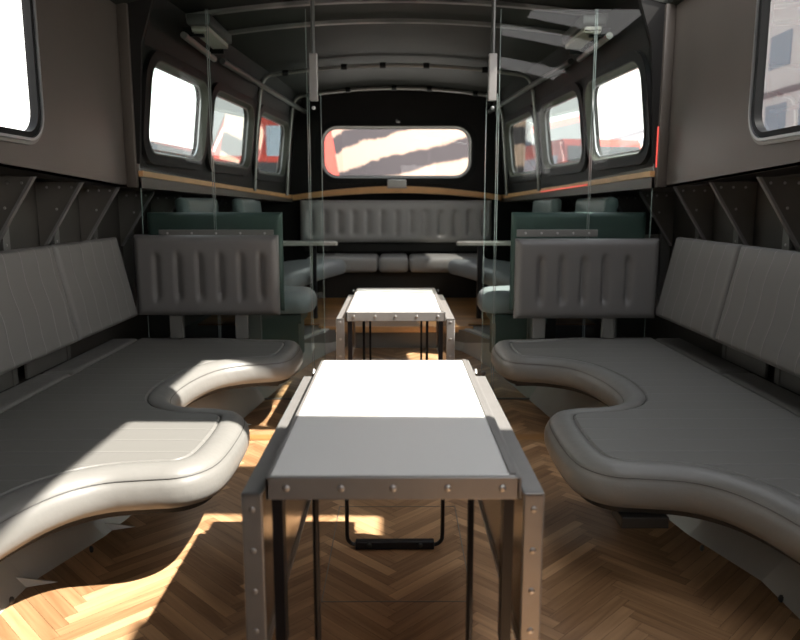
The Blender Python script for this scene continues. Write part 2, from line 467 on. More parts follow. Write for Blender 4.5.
for y, xc in ((PY+.001, 1.30), (YB, 1.02)):
    cur = [bm.verts.new((x, y, z)) for x, z in arch(xc, 2.265, .095)]
    if prev:
        for i in range(len(cur)-1): bm.faces.new((prev[i], prev[i+1], cur[i+1], cur[i]))
    prev = cur
bmesh.ops.delete(bm, geom=[v for v in bm.verts if not v.link_faces], context='VERTS')
r_ = bmesh.ops.extrude_face_region(bm, geom=bm.faces[:])
bmesh.ops.translate(bm, verts=[v for v in r_['geom'] if isinstance(v, bmesh.types.BMVert)], vec=(0, 0, .05))
struct('ceiling', bm, 'ceiling', smooth=True)

# bulkhead closing the change of section at the partition
bm = B(); inn = [(1.43, 1.36), (1.385, 2.0), (1.30, 2.265)]+[p for p in arch(1.30, 2.265, .095)][::-1][1:-1]+[(-1.30, 2.265), (-1.385, 2.0), (-1.43, 1.36)]
ou = [(-1.55, 1.36), (-1.55, 2.45), (1.55, 2.45), (1.55, 1.36)]
sheet(bm, inn+ou, [], lambda u, v: (u, PY+.003, v), lambda u, v: (u, PY-.025, v))
struct('trim_14', bm, 'darkwall')
# rear wall with the wide window
bm = B()
top = [(1.02, 2.265)]+[(x, z) for x, z in arch(1.02, 2.265, .095)][::-1][1:-1]+[(-1.02, 2.265)]
outer = [(-1.80, 0), (1.80, 0), (1.80, 1.3), (1.17, 1.3), (1.09, 2.03)]+[(x, z+.03) for x, z in top]+[(-1.09, 2.03), (-1.17, 1.3), (-1.80, 1.3)]
RW = (-.79, .78, 1.43, 1.93)
sheet(bm, outer, [rrect(RW[0]-.022, RW[1]+.022, RW[2]-.022, RW[3]+.022, .172)], lambda u, v: (u, YB, v), lambda u, v: (u, YB+.07, v))
struct('wall_back', bm, 'darkwall')
# end behind the camera, with an opening added to let in fill light
bm = B()
sheet(bm, [(-1.8, 0), (1.8, 0), (1.8, 1.38), (1.55, 1.4), (1.55, 2.3), (0, 2.45), (-1.55, 2.3), (-1.55, 1.4), (-1.8, 1.38)], [[(.1, 1.2), (.9, 1.2), (.9, 2.0), (.1, 2.0)]],
      lambda u, v: (u, -1.2, v), lambda u, v: (u, -1.26, v))
struct('wall_front', bm, 'darkwall')

# windows
wn = 0
def add_window(fi, rect, rad, style):
    """fi(dx) gives the wall mapping shifted outwards by dx"""
    global wn; wn += 1
    a, b_, c, d = rect
    o = bpy.data.objects.new('window_%d' % wn, None); COL.objects.link(o); o['kind'] = 'structure'  # also names the added unseen window from FILLW
    cx = fi(0)((a+b_)/2, c); o.location = cx
    def R(e, rr=0): return rrect(a-e, b_+e, c-e, d+e, rad+e+rr)
    if style == 'near':
        bm = B(); ring(bm, R(-.006), R(.018), fi(-.012), fi(.022)); obj('window_seal', bm, 'rubber', o, smooth=True)
        bm = B(); ring(bm, R(.019), R(.030), fi(-.020), fi(.0)); obj('window_frame', bm, 'chrome', o, smooth=True)
        bm = B(); ring(bm, R(.031), R(.046), fi(-.012), fi(.0)); obj('window_moulding', bm, 'tube', o, smooth=True)
    else:
        bm = B(); ring(bm, R(.022), R(.085), fi(-.028), fi(.001)); obj('window_seal', bm, 'rubber', o, smooth=True)
        bm = B(); k = len(R(0))
        P = [[Vector(fi(q)(*p)) for p in R(e)] for e, q in ((.030, -.034), (.021, -.034), (.002, .008), (.006, .018), (.019, .018), (.0215, -.02))]
        V = [[bm.verts.new(p) for p in l] for l in P]
        for i in range(len(V)-1):
            for j in range(k): bm.faces.new((V[i][j], V[i][(j+1) % k], V[i+1][(j+1) % k], V[i+1][j]))
        obj('window_frame', bm, 'olive', o, smooth=True)
        bm = B(); ring(bm, R(-.006), R(.004), fi(.006), fi(.014)); obj('window_beading', bm, 'chrome', o, smooth=True)
    bm = B(); q = fi(.012 if style == 'near' else .012)
    bm.faces.new([bm.verts.new(q(*p)) for p in R(.001)]); obj('glass_pane', bm, 'glass', o)
    return o
for s in (-1, 1):
    for r4 in NEARW+(FILLW if s > 0 else []): add_window(lambda dx, s=s: near(s, dx), r4, .10, 'near')
    for r4 in FARW: add_window(lambda dx, s=s: far(s, dx), r4, .10, 'far')
o = add_window(lambda dx: (lambda u, v: (u, YB+dx*.9, v)), RW, .15, 'far')
bm = B(); tube(bm, [(0, YB-.03, 2.015), (0, YB-.05, 2.0), (.03, YB-.06, 1.995)], .009); obj('window_latch', bm, 'chrome', o, smooth=True)

# arched wooden ledge over the rear seat
bm = B(); N = 30; pts = []
for i in range(N+1):
    u = -1+2*i/N; x = u*1.12; z = 1.17+.075*(1-u*u)
    pts.append((x, z))
vt = [[bm.verts.new((x, y, z+dz)) for y, dz in ((YB-.15-.04*(1-(x/1.12)**2), 0), (YB-.15-.04*(1-(x/1.12)**2), .075-.02*abs(x)), (YB, .075-.02*abs(x)), (YB, 0))] for x, z in pts]
for i in range(N):
    for j in range(4): bm.faces.new((vt[i][j], vt[i][(j+1) % 4], vt[i+1][(j+1) % 4], vt[i+1][j]))
bm.faces.new(vt[0]); bm.faces.new(vt[-1][::-1])
struct('trim_12', bm, 'ledge')

# roof ribs and tube hoops
ordn = ['nearest the camera', 'second from the camera', 'third from the camera', 'fourth from the camera', 'fifth from the camera', 'sixth from the camera', 'seventh from the camera', 'eighth from the camera', 'ninth from the camera', 'farthest from the camera']
for y, lab in ((4.55, 'shallow curved metal rib across the dark ceiling, nearer of the two'), (5.05, 'shallow curved metal rib across the dark ceiling, farther of the two')):
    xc = X0(y)-.17; bm = B()
    P = arch(xc, 2.235, .093)
    for i in range(len(P)-1):
        (xa, za), (xb, zb) = P[i], P[i+1]
        prism(bm, [(xa, y-.02, za), (xb, y-.02, zb), (xb, y+.02, zb), (xa, y+.02, za)], (0, 0, .022))
    bmesh.ops.remove_doubles(bm, verts=bm.verts, dist=.0005)
    tag(obj('ceiling_rib', bm, 'tube', smooth=True), lab, 'rib', 'ceiling ribs')
for y, lab, clips in ((6.40, 'pale tubular hoop between the second and third windows', (-.95, -.45, -.12, .25, .75)), (7.64, 'pale tubular hoop just before the rear window wall', (-.9, -.5, -.03, .33, .8))):
    e = empty('roof_hoop', lab, 'hoop', (0, y, ztop(y)), 'tubular roof hoops')
    xb, xt = X0(y)-.045, X0(y)-.14
    P = [(-xb, y, ztop(y)), (-xb+.03, y, 1.7), (-xt-.02, y, 2.08)]
    for k in range(6):
        a = PI-(k/5)*PI/2*.93; P.append((-xt+.09+.09*math.cos(a), y, 2.13+.09*math.sin(a)))
    x1 = xt-.12
    mid = [(-x1+2*x1*i/14, y, 2.225+.075*(1-(-1+2*i/14)**2)) for i in range(15)]
    P = P+mid+[(-x, yy, z) for x, yy, z in P[::-1]]
    bm = B(); tube(bm, P, .016); obj('tube', bm, 'tube', e, smooth=True)
    for cx in clips:
        z = 2.225+.075*(1-(cx/x1)**2); bm = B(); tube(bm, [(cx-.025, y, z), (cx+.025, y, z)], .026, 12); obj('clip', bm, 'rubber', e, smooth=True)
# conduits and lamps in the roof corners
for s, nm in ((-1, 'left'), (1, 'right')):
    bm = B(); tube(bm, [(s*(X0(y)-.19), y, 2.10) for y in (5.15, 5.2, 6.2, 7.2, 7.95)], .022)
    tag(obj('conduit_pipe', bm, 'lampbody', smooth=True), 'dark conduit pipe running along the %s roof corner above the windows' % nm, 'pipe')
    y0 = 4.32; x = s*1.13
    e = empty('corner_lamp', 'metal strip lamp with pale ribbed louvre in the %s roof corner' % nm, 'lamp', (x, y0+.25, 2.15), 'roof corner lamps')
    bm = B(); box(bm, x-.07, x+.07, y0, y0+.55, 2.15, 2.21, .012); obj('lamp_body', bm, 'lampbody', e, smooth=True)
    bm = B(); box(bm, x-.05, x+.05, y0+.03, y0+.52, 2.125, 2.149, .006)
    for k in range(14): box(bm, x-.05, x+.05, y0+.05+.035*k, y0+.056+.035*k, 2.117, 2.126)
    obj('louvre', bm, 'louvre', e)
    bm = B(); tube(bm, [(x+s*.10, y0+.05, 2.10), (x+s*.10, y0+.75, 2.10)], .020); obj('side_tube', bm, 'tube', e, smooth=True)
    for k in (.1, .6):
        bm = B(); box(bm, min(x, x+s*.12), max(x, x+s*.12), y0+k, y0+k+.03, 2.105, 2.155); obj('mount', bm, 'rubber', e)
bm = B(); box(bm, 1.355, 1.362, 5.15, 6.35, 1.262, 1.272)  # added strips in place of red reflections, not lamps
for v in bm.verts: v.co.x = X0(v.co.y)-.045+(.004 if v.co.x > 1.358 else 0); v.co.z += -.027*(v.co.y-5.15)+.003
tag(obj('red_reflection_strip', bm, 'redglint'), 'thin glowing red strip imitating a reflection along the right ledge below the windows', 'painted reflection')
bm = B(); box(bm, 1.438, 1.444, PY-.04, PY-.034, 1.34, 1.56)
tag(obj('red_reflection_strip', bm, 'redglint'), 'short upright glowing red line imitating a reflection on the right wall end trim', 'painted reflection')

# ------------------------------------------------------------ recess gussets and channels behind the seats
def gusset(s, y, zt, label):
    e = empty('gusset_bracket', label, 'bracket', (s*1.755, y, .9), 'gusset brackets of the %s wall' % ('left' if s < 0 else 'right'))
    bm = B(); prism(bm, [(s*1.52, y, zt), (s*1.755, y, zt), (s*1.755, y, zt-.34), (s*1.735, y, zt-.34)], (0, .006, 0)); pl = obj('plate', bm, 'recess', e)
    bm = B(); prism(bm, [(s*1.515, y, zt), (s*1.53, y, zt), (s*1.748, y, zt-.34), (s*1.735, y, zt-.34)], (0, -.022, 0)); obj('flange', bm, 'alu', e)
    bm = B(); box(bm, min(s*1.70, s*1.755), max(s*1.70, s*1.755), y+.035, y+.095, .42, zt)
    box(bm, min(s*1.69, s*1.70), max(s*1.69, s*1.70), y+.020, y+.04, .42, zt)
    ch = obj('channel', bm, 'sheet_dark', e)
    rivets(pl, [((s*(1.58+.06*k), y, zt-.025), (0, -1, 0), .007) for k in range(3)]+[((s*1.66, y, zt-.13), (0, -1, 0), .007)])
    rivets(ch, [((s*1.70, y+.065, zt-.05-.12*k), (-s, 0, 0), .007) for k in range(3)])
for s, nm in ((-1, 'left'), (1, 'right')):
    ys = [3.09, 3.56, 4.03, 4.6, 5.2, 5.8, 6.4, 7.0]
    for i, y in enumerate(ys):
        gusset(s, y, (1.36-.019*(y+1.2)-(.012 if y > 2.75 else 0)-.012) if y < PY else 1.225-.02*(y-PY), 'riveted triangular steel gusset under the %s window panel, %s' % (nm, ordn[i]))

# ------------------------------------------------------------ sheet metal plating along the floor edge, curved to the rear step
plate_pts = [(-1.13, -1.1), (-1.13, 1.6), (-1.12, 2.05), (-1.02, 2.36), (-.92, 2.9), (-.86, 3.5), (-.78, 4.1), (-.69, 4.75), (-.60, 5.2), (-.50, 5.52), (-.40, 5.64)]
def plating(s):
    bm = B(); pr = None
    for i, (x, y) in enumerate(plate_pts):
        off = .20 if y < 3 else .20-.12*min(1, (y-3)/1.5)
        z = .23 if y < 3.6 else .17
        cur = [bm.verts.new((-s*(x+.008) if False else s*(-x), y, .0)), bm.verts.new((s*(-x+off), y, z)), bm.verts.new((s*(-x+off+.03), y, z)), bm.verts.new((s*(-x+.03), y, .0))]
        if pr:
            for j in range(4): bm.faces.new((pr[j], pr[(j+1) % 4], cur[(j+1) % 4], cur[j]))
        else: bm.faces.new(cur)
        pr = cur
    bm.faces.new(pr[::-1]); return bm
for s, nm in ((-1, 'left'), (1, 'right')):
    e = empty('floor_plating', 'pale grey sloping sheet metal plating along the floor under the %s seats' % nm, 'metal plating', (s*1.13, 2., 0))
    obj('sheet', plating(s), 'sheet', e)
    for k, (x, y) in enumerate(((-1.13, 1.62), (-1.12, 2.02), (-1.02, 2.40), (-.92, 2.98), (-.84, 3.6)) if s < 0 else ()):
        bm = B(); prism(bm, [(s*(-x-.08), y+.03, .001), (s*(-x), y, .001), (s*(-x+.03), y, .034)], (0, .005, 0)); obj('fin', bm, 'sheet', e)
    rivets(e, [((s*(-x-.004), y-.12, .012), (-s, 0, .3), .012) for x, y in plate_pts[1:6]], 'floor_bolt', 'bolt')
    bm = B(); box(bm, min(s*1.02, s*1.16), max(s*1.02, s*1.16), 1.2, 1.70, .0, .028, .004); obj('sill_rail', bm, 'sheet', e)
# rear platform: grey riser and oak boards
bm = B()
poly = [(-x_, y_) for x_, y_ in []]
right = [(.78-.0, 4.16), (.69, 4.75), (.60, 5.2), (.50, 5.52), (.40, 5.64)]
right = [(x+(.14 if y < 4.5 else .10 if y < 5 else .06 if y < 5.5 else .03), y) for x, y in right]
outl = [(1.70, 4.18)]+right+[(-x, y) for x, y in right[::-1]]+[(-1.70, 4.18), (-1.70, YB-.01), (1.70, YB-.01)]
prism(bm, [(x, y, .0) for x, y in outl], (0, 0, .160)); struct('floor_rear', bm, 'sheet_dark')
bm = B(); quads = []
y = 5.60
while y < 7.9:
    x = -1.66+random.random()*.5
    xs = [-.62 if y < 5.68 else -1.6]
    while xs[-1] < (.5 if y < 5.68 else 1.6): xs.append(min(xs[-1]+.7+random.random()*.5, .62 if y < 5.68 else 1.6))
    for a, b_ in zip(xs, xs[1:]): quads.append(([(a, y, 0, 0), (b_-.002, y, b_-a, 0), (b_-.002, y+.108, b_-a, .108), (a, y+.108, 0, .108)], random.random(), random.random()*9))
    y += .11
planks(bm, quads, .171)
r_ = bmesh.ops.extrude_face_region(bm, geom=bm.faces[:]); bmesh.ops.translate(bm, verts=[v for v in r_['geom'] if isinstance(v, bmesh.types.BMVert)], vec=(0, 0, .012))
struct('floor_step', bm, 'deckwood')
bm = B(); box(bm, -.60, .60, 5.575, 5.60, .135, .185, .006); struct('trim_13', bm, 'ledge')

# ------------------------------------------------------------ near benches
half = [(-1.01, 1.45), (-.995, 1.66), (-.94, 1.86), (-.85, 1.955), (-.73, 1.975), (-.62, 1.99), (-.545, 2.07), (-.525, 2.20), (-.528, 2.47), (-.555, 2.62), (-.66, 2.685),
        (-.80, 2.695), (-.895, 2.78), (-.925, 2.95), (-.91, 3.18), (-.85, 3.38), (-.74, 3.465), (-.62, 3.49), (-.545, 3.54), (-.515, 3.66), (-.515, 3.90), (-.545, 4.02), (-.62, 4.06)]
def bench(s, nm):
    e = empty('bench_seat', 'long grey leather bench seat on the %s with scalloped rolled front edge' % nm, 'bench', (s*1.1, 2.6, 0), 'scalloped bench seats')
    front = chaikin_open([(-1.05, 1.15)]+half+[(-.80, 4.065)], 2)
    full = [(-1.06, -.7), (-1.06, 0.2), (-1.06, .8)] + front + [(-1.1, 4.066), (-1.46, 4.066), (-1.462, 3.0), (-1.464, 1.5), (-1.466, -.7)]
    # resample front
    k = len(full)
    wgt = []
    for x, y in full: wgt.append(0. if x < -1.4 or (y > 4.06 and x < -1.0) or y < -.6 else 1.)
    # inward normals
    area = sum(full[i][0]*full[(i+1) % k][1]-full[(i+1) % k][0]*full[i][1] for i in range(k))
    sg = 1 if area > 0 else -1
    nor = []
    for i in range(k):
        a, c = Vector(full[i-1]), Vector(full[(i+1) % k]); d = (c-a).normalized(); nor.append(Vector((-d.y, d.x))*sg)
    for i in range(k):
        if wgt[i] == 0: nor[i] = Vector((0, 0))
    def loop(d): return [(full[i][0]+nor[i].x*d, full[i][1]+nor[i].y*d) for i in range(k)]
    prof = [(.07, .256), (.035, .256), (.012, .264), (.001, .285), (0, .305), (.003, .328), (.010, .344), (.0165, .350), (.0175, .3555), (.024, .364), (.036, .374), (.055, .381), (.075, .383), (.092, .381), (.100, .377), (.102, .372)]
    bm = B(); V = [[bm.verts.new((-s*x, y, z)) for x, y in loop(d)] for d, z in prof]
    for i in range(len(V)-1):
        for j in range(k): bm.faces.new((V[i][j], V[i][(j+1) % k], V[i+1][(j+1) % k], V[i+1][j]))
    obj('rolled_edge', bm, 'leather', e, smooth=True, sharp=180)
    for nm_, d, z in (('upper_seam', .101, .3735), ('front_seam', .0165, .3535)):
        lp = loop(d); fr_ = [(-s*lp[i][0], lp[i][1], z) for i in range(3, k-6)]
        bm = B(); tube(bm, fr_, .0014, 5); obj(nm_, bm, 'seam', e, smooth=True)
    # quilted panel inside the seam
    bm = B(); l0, l1 = loop(.102), loop(.112)
    tri = tessellate_polygon([[Vector((x, y, 0)) for x, y in l1]])
    A = [bm.verts.new((-s*x, y, .379)) for x, y in l1]; C = [bm.verts.new((-s*x, y, .370)) for x, y in l0]; D = [bm.verts.new((-s*x, y, .27)) for x, y in l0]
    for t3 in tri:
        try: bm.faces.new([A[i] for i in t3])
        except ValueError: pass
    for j in range(k):
        bm.faces.new((C[j], C[(j+1) % k], A[(j+1) % k], A[j])); bm.faces.new((D[j], D[(j+1) % k], C[(j+1) % k], C[j]))
    obj('quilted_panel', bm, 'panel', e)
    # rear strips of the seat
    for a, b_ in ((-.7, 1.1), (1.105, 2.15), (2.155, 3.20), (3.205, 4.05)):
        bm = pad(b_-a, .17, .10, r=.03, nz=6)
        bmesh.ops.rotate(bm, verts=bm.verts, cent=(0, 0, 0), matrix=__import__('mathutils').Matrix.Rotation(PI/2, 3, 'Z'))
        bmesh.ops.rotate(bm, verts=bm.verts, cent=(0, 0, 0), matrix=__import__('mathutils').Matrix.Rotation(PI/2, 3, 'Y'))
        bmesh.ops.translate(bm, verts=bm.verts, vec=(1.465 if s > 0 else -1.635, (a+b_)/2, .335))
        obj('rear_strip', bm, 'leather', e, smooth=True, sharp=60)
    # board and brackets underneath
    bm = B(); lb = loop(.045)
    prism(bm, [(-s*x, y, .236) for x, y in lb], (0, 0, .019)); obj('under_board', bm, 'board', e)
    for y0, x0, x1 in ((1.99, .66, .80), (3.66, .62, 1.3))[0 if s > 0 else 1:]:
        bm = B(); box(bm, min(s*x0, s*x1), max(s*x0, s*x1), y0, y0+.10, .20, .235, .003); obj('support_bracket', bm, 'board', e)
    # frames down to the floor behind the plating
    for y0 in (0.3, 1.35, 2.3, 3.3, 3.9):
        bm = B(); box(bm, min(s*1.42, s*1.46), max(s*1.42, s*1.46), y0, y0+.05, 0, .236); obj('leg', bm, 'black', e)
    bm = B(); box(bm, min(s*1.12, s*1.165), max(s*1.12, s*1.165), 1.50, 1.66, .001 if False else .03, .236, .004); obj('leg', bm, 'black', e)
    return e
bench(-1, 'left'); bench(1, 'right')

# back cushions along the side walls
BACKN = ['beside the cross backrest', 'cut off by the frame edge', 'nearest the viewer']
proto = None
for s, nm in ((-1, 'left'), (1, 'right')):
    for i, (a, b_) in enumerate(((3.215, 3.955), (2.34, 3.205), (1.46, 2.33))):
        t_ = empty('back_cushion', 'grey stitched back cushion on the %s wall, %s' % (nm, BACKN[i]), 'back cushion', (s*1.465, (a+b_)/2, .52), 'back cushions of the %s bench' % nm)
        wd = b_-a
        bm = pad(wd-.008, .45, .075, r=.022, nz=10)
        o = obj('cushion', bm, 'back', t_, local=True, smooth=True, sharp=60)
        o.rotation_euler = (math.radians(-12), 0, -s*PI/2)      # leans back onto the wall
        o.location = (0, 0, 0)
        # straps holding the cushion to the wall frame
        for q in (-.25, .25):
            bm = B(); box(bm, min(s*1.53, s*1.66), max(s*1.53, s*1.66), (a+b_)/2+q-.02, (a+b_)/2+q+.02, .60, .64); obj('mount', bm, 'post', t_)
# mounting plates visible in the gap under the cushions
for s, nm in ((-1, 'left'), (1, 'right')):
    e = empty('seat_rail', 'grey riveted metal rail in the gap below the %s back cushions' % nm, 'rail', (s*1.66, 2.6, .38))
    for a, b_ in ((-.6, 1.5), (1.56, 2.02), (2.10, 2.56), (2.64, 3.10), (3.18, 3.62)):
        bm = B(); box(bm, min(s*1.67, s*1.685), max(s*1.67, s*1.685), a, b_, .36, .60, .003); box(bm, min(s*1.664, s*1.67), max(s*1.664, s*1.67), b_-.05, b_-.035, .36, .60); obj('plate', bm, 'sheet_dark', e)

# cross backrests at the ends of the near benches
for s, nm in ((-1, 'left'), (1, 'right')):
    e = empty('cross_backrest', 'short grey leather backrest with sunk vertical pleats standing across the end of the %s bench' % nm, 'backrest', (s*1.06, 4.03, .384), 'cross backrests')
    wd = .80
    gs = [.12, .24, .36, .475, .59, .70] if s < 0 else [.13, .25, .37, .49, .62]
    bm = pad(wd, .45, .10, gs, .024, .009, (.16, .82), r=.035, nx=90, nz=22)
    bmesh.ops.translate(bm, verts=bm.verts, vec=(0, 0, .135 if s < 0 else .115))
    obj('padded_board', bm, 'leather_pad', e, local=True, smooth=True, sharp=60)
    for px in ((-.19, .18) if s < 0 else (-.255, .14)):
        bm = B(); box(bm, px-.036, px+.036, -.01, .02, .0, .17, .003); obj('post', bm, 'post', e, local=True)

# ------------------------------------------------------------ tables
def make_table(y0, y1, label, h=.63):
    e = empty('folding_table', label, 'table', (-.008, y0, 0), 'white topped folding tables')
    def P(name, bm, m, **k): return obj(name, bm, m, e, local=True, **k)
    Ln = y1-y0
    bm = B(); box(bm, -.236, .236, .012, Ln-.012, h-.03, h+.001, .002); P('table_top', bm, 'white')
    # angle frame, riveted
    bm = B(); box(bm, -.245, .245, 0, .011, h-.045, h, .002); box(bm, -.245, .245, Ln-.011, Ln, h-.045, h, .002); box(bm, -.245, -.237, 0, Ln, h-.045, h, .002)
    fr = P('edge_frame', bm, 'alu')
    bm = B(); box(bm, .237, .247, 0, Ln, h-.045, h, .002); box(bm, .225, .2365, .012, Ln-.01, h, h+.004)
    P('side_rail', bm, 'alu')
    for x in (-.205, -.10, 0, .105, .21):
        bm = B(); dome(bm, (x, 0, h-.022), (0, -1, 0), .0075, .5, 10)
        r = obj('rivet', bm, 'rivet', fr, local=True, smooth=True)
    # hanging leaves
    for s in (-1, 1):
        x0, x1 = .252, .292; zt, zb = h-.032, .255
        bm = B(); box(bm, min(s*(x0+.008), s*(x1-.004)), max(s*(x0+.008), s*(x1-.004)), .012, Ln-.10, zb+.01, zt-.006); lf = P('drop_leaf', bm, 'alu_back')
        bm = B()
        A0, A1 = min(s*x0, s*x1), max(s*x0, s*x1)
        box(bm, A0, A1, 0, .010, zb, zt, .003)
        box(bm, A0, A1, 0, Ln-.09, zt-.008, zt, .002)
        box(bm, A0, A1, 0, Ln-.09, zb, zb+.008, .002); box(bm, A0, A1, Ln-.10, Ln-.09, zb, zt, .002)
        obj('leaf_frame', bm, 'alu', lf, local=True)
        bm = B(); box(bm, min(s*x1, s*(x1+.002)), max(s*x1, s*(x1+.002)), .012, Ln-.11, zb+.01, zt-.01); obj('leaf_face', bm, 'white', lf, local=True)
        for z in (.565, .48, .395, .31):
            bm = B(); dome(bm, ((A0+A1)/2, 0, z), (0, -1, 0), .0068, .5, 10); obj('rivet', bm, 'rivet', lf, local=True, smooth=True)
        # inner folded channel (dark) where the leaf hinges
        bm = B(); box(bm, min(s*.215, s*.2355), max(s*.215, s*.2355), .012, .05, .27, h-.046); 
        obj('stay', bm, 'black', lf, local=True)
        bm = B(); tube(bm, [(s*.262, Ln-.085, .60), (s*.262, Ln-.07, .612)], .006, 8); obj('hinge_pin', bm, 'tube', lf, local=True, smooth=True)
    # two black U legs on flat feet
    for yl in (.09, Ln-.08):
        bm = B(); r = .03; xx = .160
        pts = [(-xx, yl, h-.045), (-xx, yl, .30), (-xx, yl, .012+r+.01)]+[(-xx+r-r*math.cos(a), yl, .012+r-r*math.sin(a)) for a in [PI/2*k/6 for k in range(1, 7)]]
        pts = pts+[(-x, y_, z) for x, y_, z in pts[::-1]]
        tube(bm, pts, .0068, 8); lg = P('leg', bm, 'black', smooth=True)
        bm = B(); box(bm, -.132, .132, yl-.014, yl+.014, .0, .028, .003)
        obj('foot_bar', bm, 'black', lg, local=True)
        for bx in (-.085, .085):
            bm = B(); dome(bm, (bx, yl-.014, .016), (0, -1, 0), .009, .6, 8); obj('bolt', bm, 'bolt', lg, local=True)
    return e
make_table(1.31, 2.35, 'white topped folding table in the foreground, half in shade, leaves hanging down')
make_table(3.50, 4.52, 'small looking white topped folding table farther back, in full sun before the oak step', .615)

# ------------------------------------------------------------ glass partition
e = empty('glass_partition', 'green tinted glass partition standing across the cabin behind the cross backrests', 'glass partition', (0, PY+.0, 0))
for x0, x1, z1 in ((-1.44, -1.035, 2.19), (-1.025, -.495, 2.19), (-.485, -.42, 1.74), (.495, .555, 1.74), (.565, 1.08, 2.19), (1.09, 1.44, 2.19)):
    z1 = min(z1, 2.18)
    bm = B(); vs = [bm.verts.new(p) for p in ((x0, PY, .005), (x1, PY, .005), (x1, PY, z1), (x0, PY, z1))]; bm.faces.new(vs)
    pn = obj('glass_pane', bm, 'pglass', e)
    for x in (x0, x1):
        bm = B(); box(bm, x-.0014, x+.0014, PY-.004, PY+.004, .005, z1)
        obj('pane_edge', bm, 'pedge', pn)
for x in (-.457, .525):
    bm = B(); box(bm, x-.022, x+.022, PY-.02, PY+.02, 1.70, 1.95, .004); obj('pane_bracket', bm, 'alu', e)
    bm = B(); tube(bm, [(x, PY, 1.94), (x, PY, 2.34)], .012, 8); obj('ceiling_rod', bm, 'lampbody', e, smooth=True)
    bm = B(); dome(bm, (x+(.0 if x < 0 else -.0), PY-.03, 1.66), (0, -1, 0), .011); obj('pane_clamp', bm, 'chrome', e, smooth=True)
    bm = B(); dome(bm, (x-.02, PY-.008, .16), (0, -1, 0), .016); obj('pane_clamp', bm, 'chrome', e, smooth=True)
for x0, x1 in ((-1.35, -.70), (.68, 1.14)):
    bm = B(); box(bm, x0, x1, PY-.012, PY-.004, .955, .995, .002); r = obj('clamp_rail', bm, 'sheet_dark', e)
    rivets(r, [((x0+.05+(x1-x0-.1)*k/4, PY-.012, .975), (0, -1, 0), .007) for k in range(5)], 'screw')
for a_, b_ in ((-1.4, -.5), (.56, 1.4)):
    bm = B(); box(bm, a_, b_, PY-.008, PY+.008, 0, .008); obj('floor_channel', bm, 'post', e)

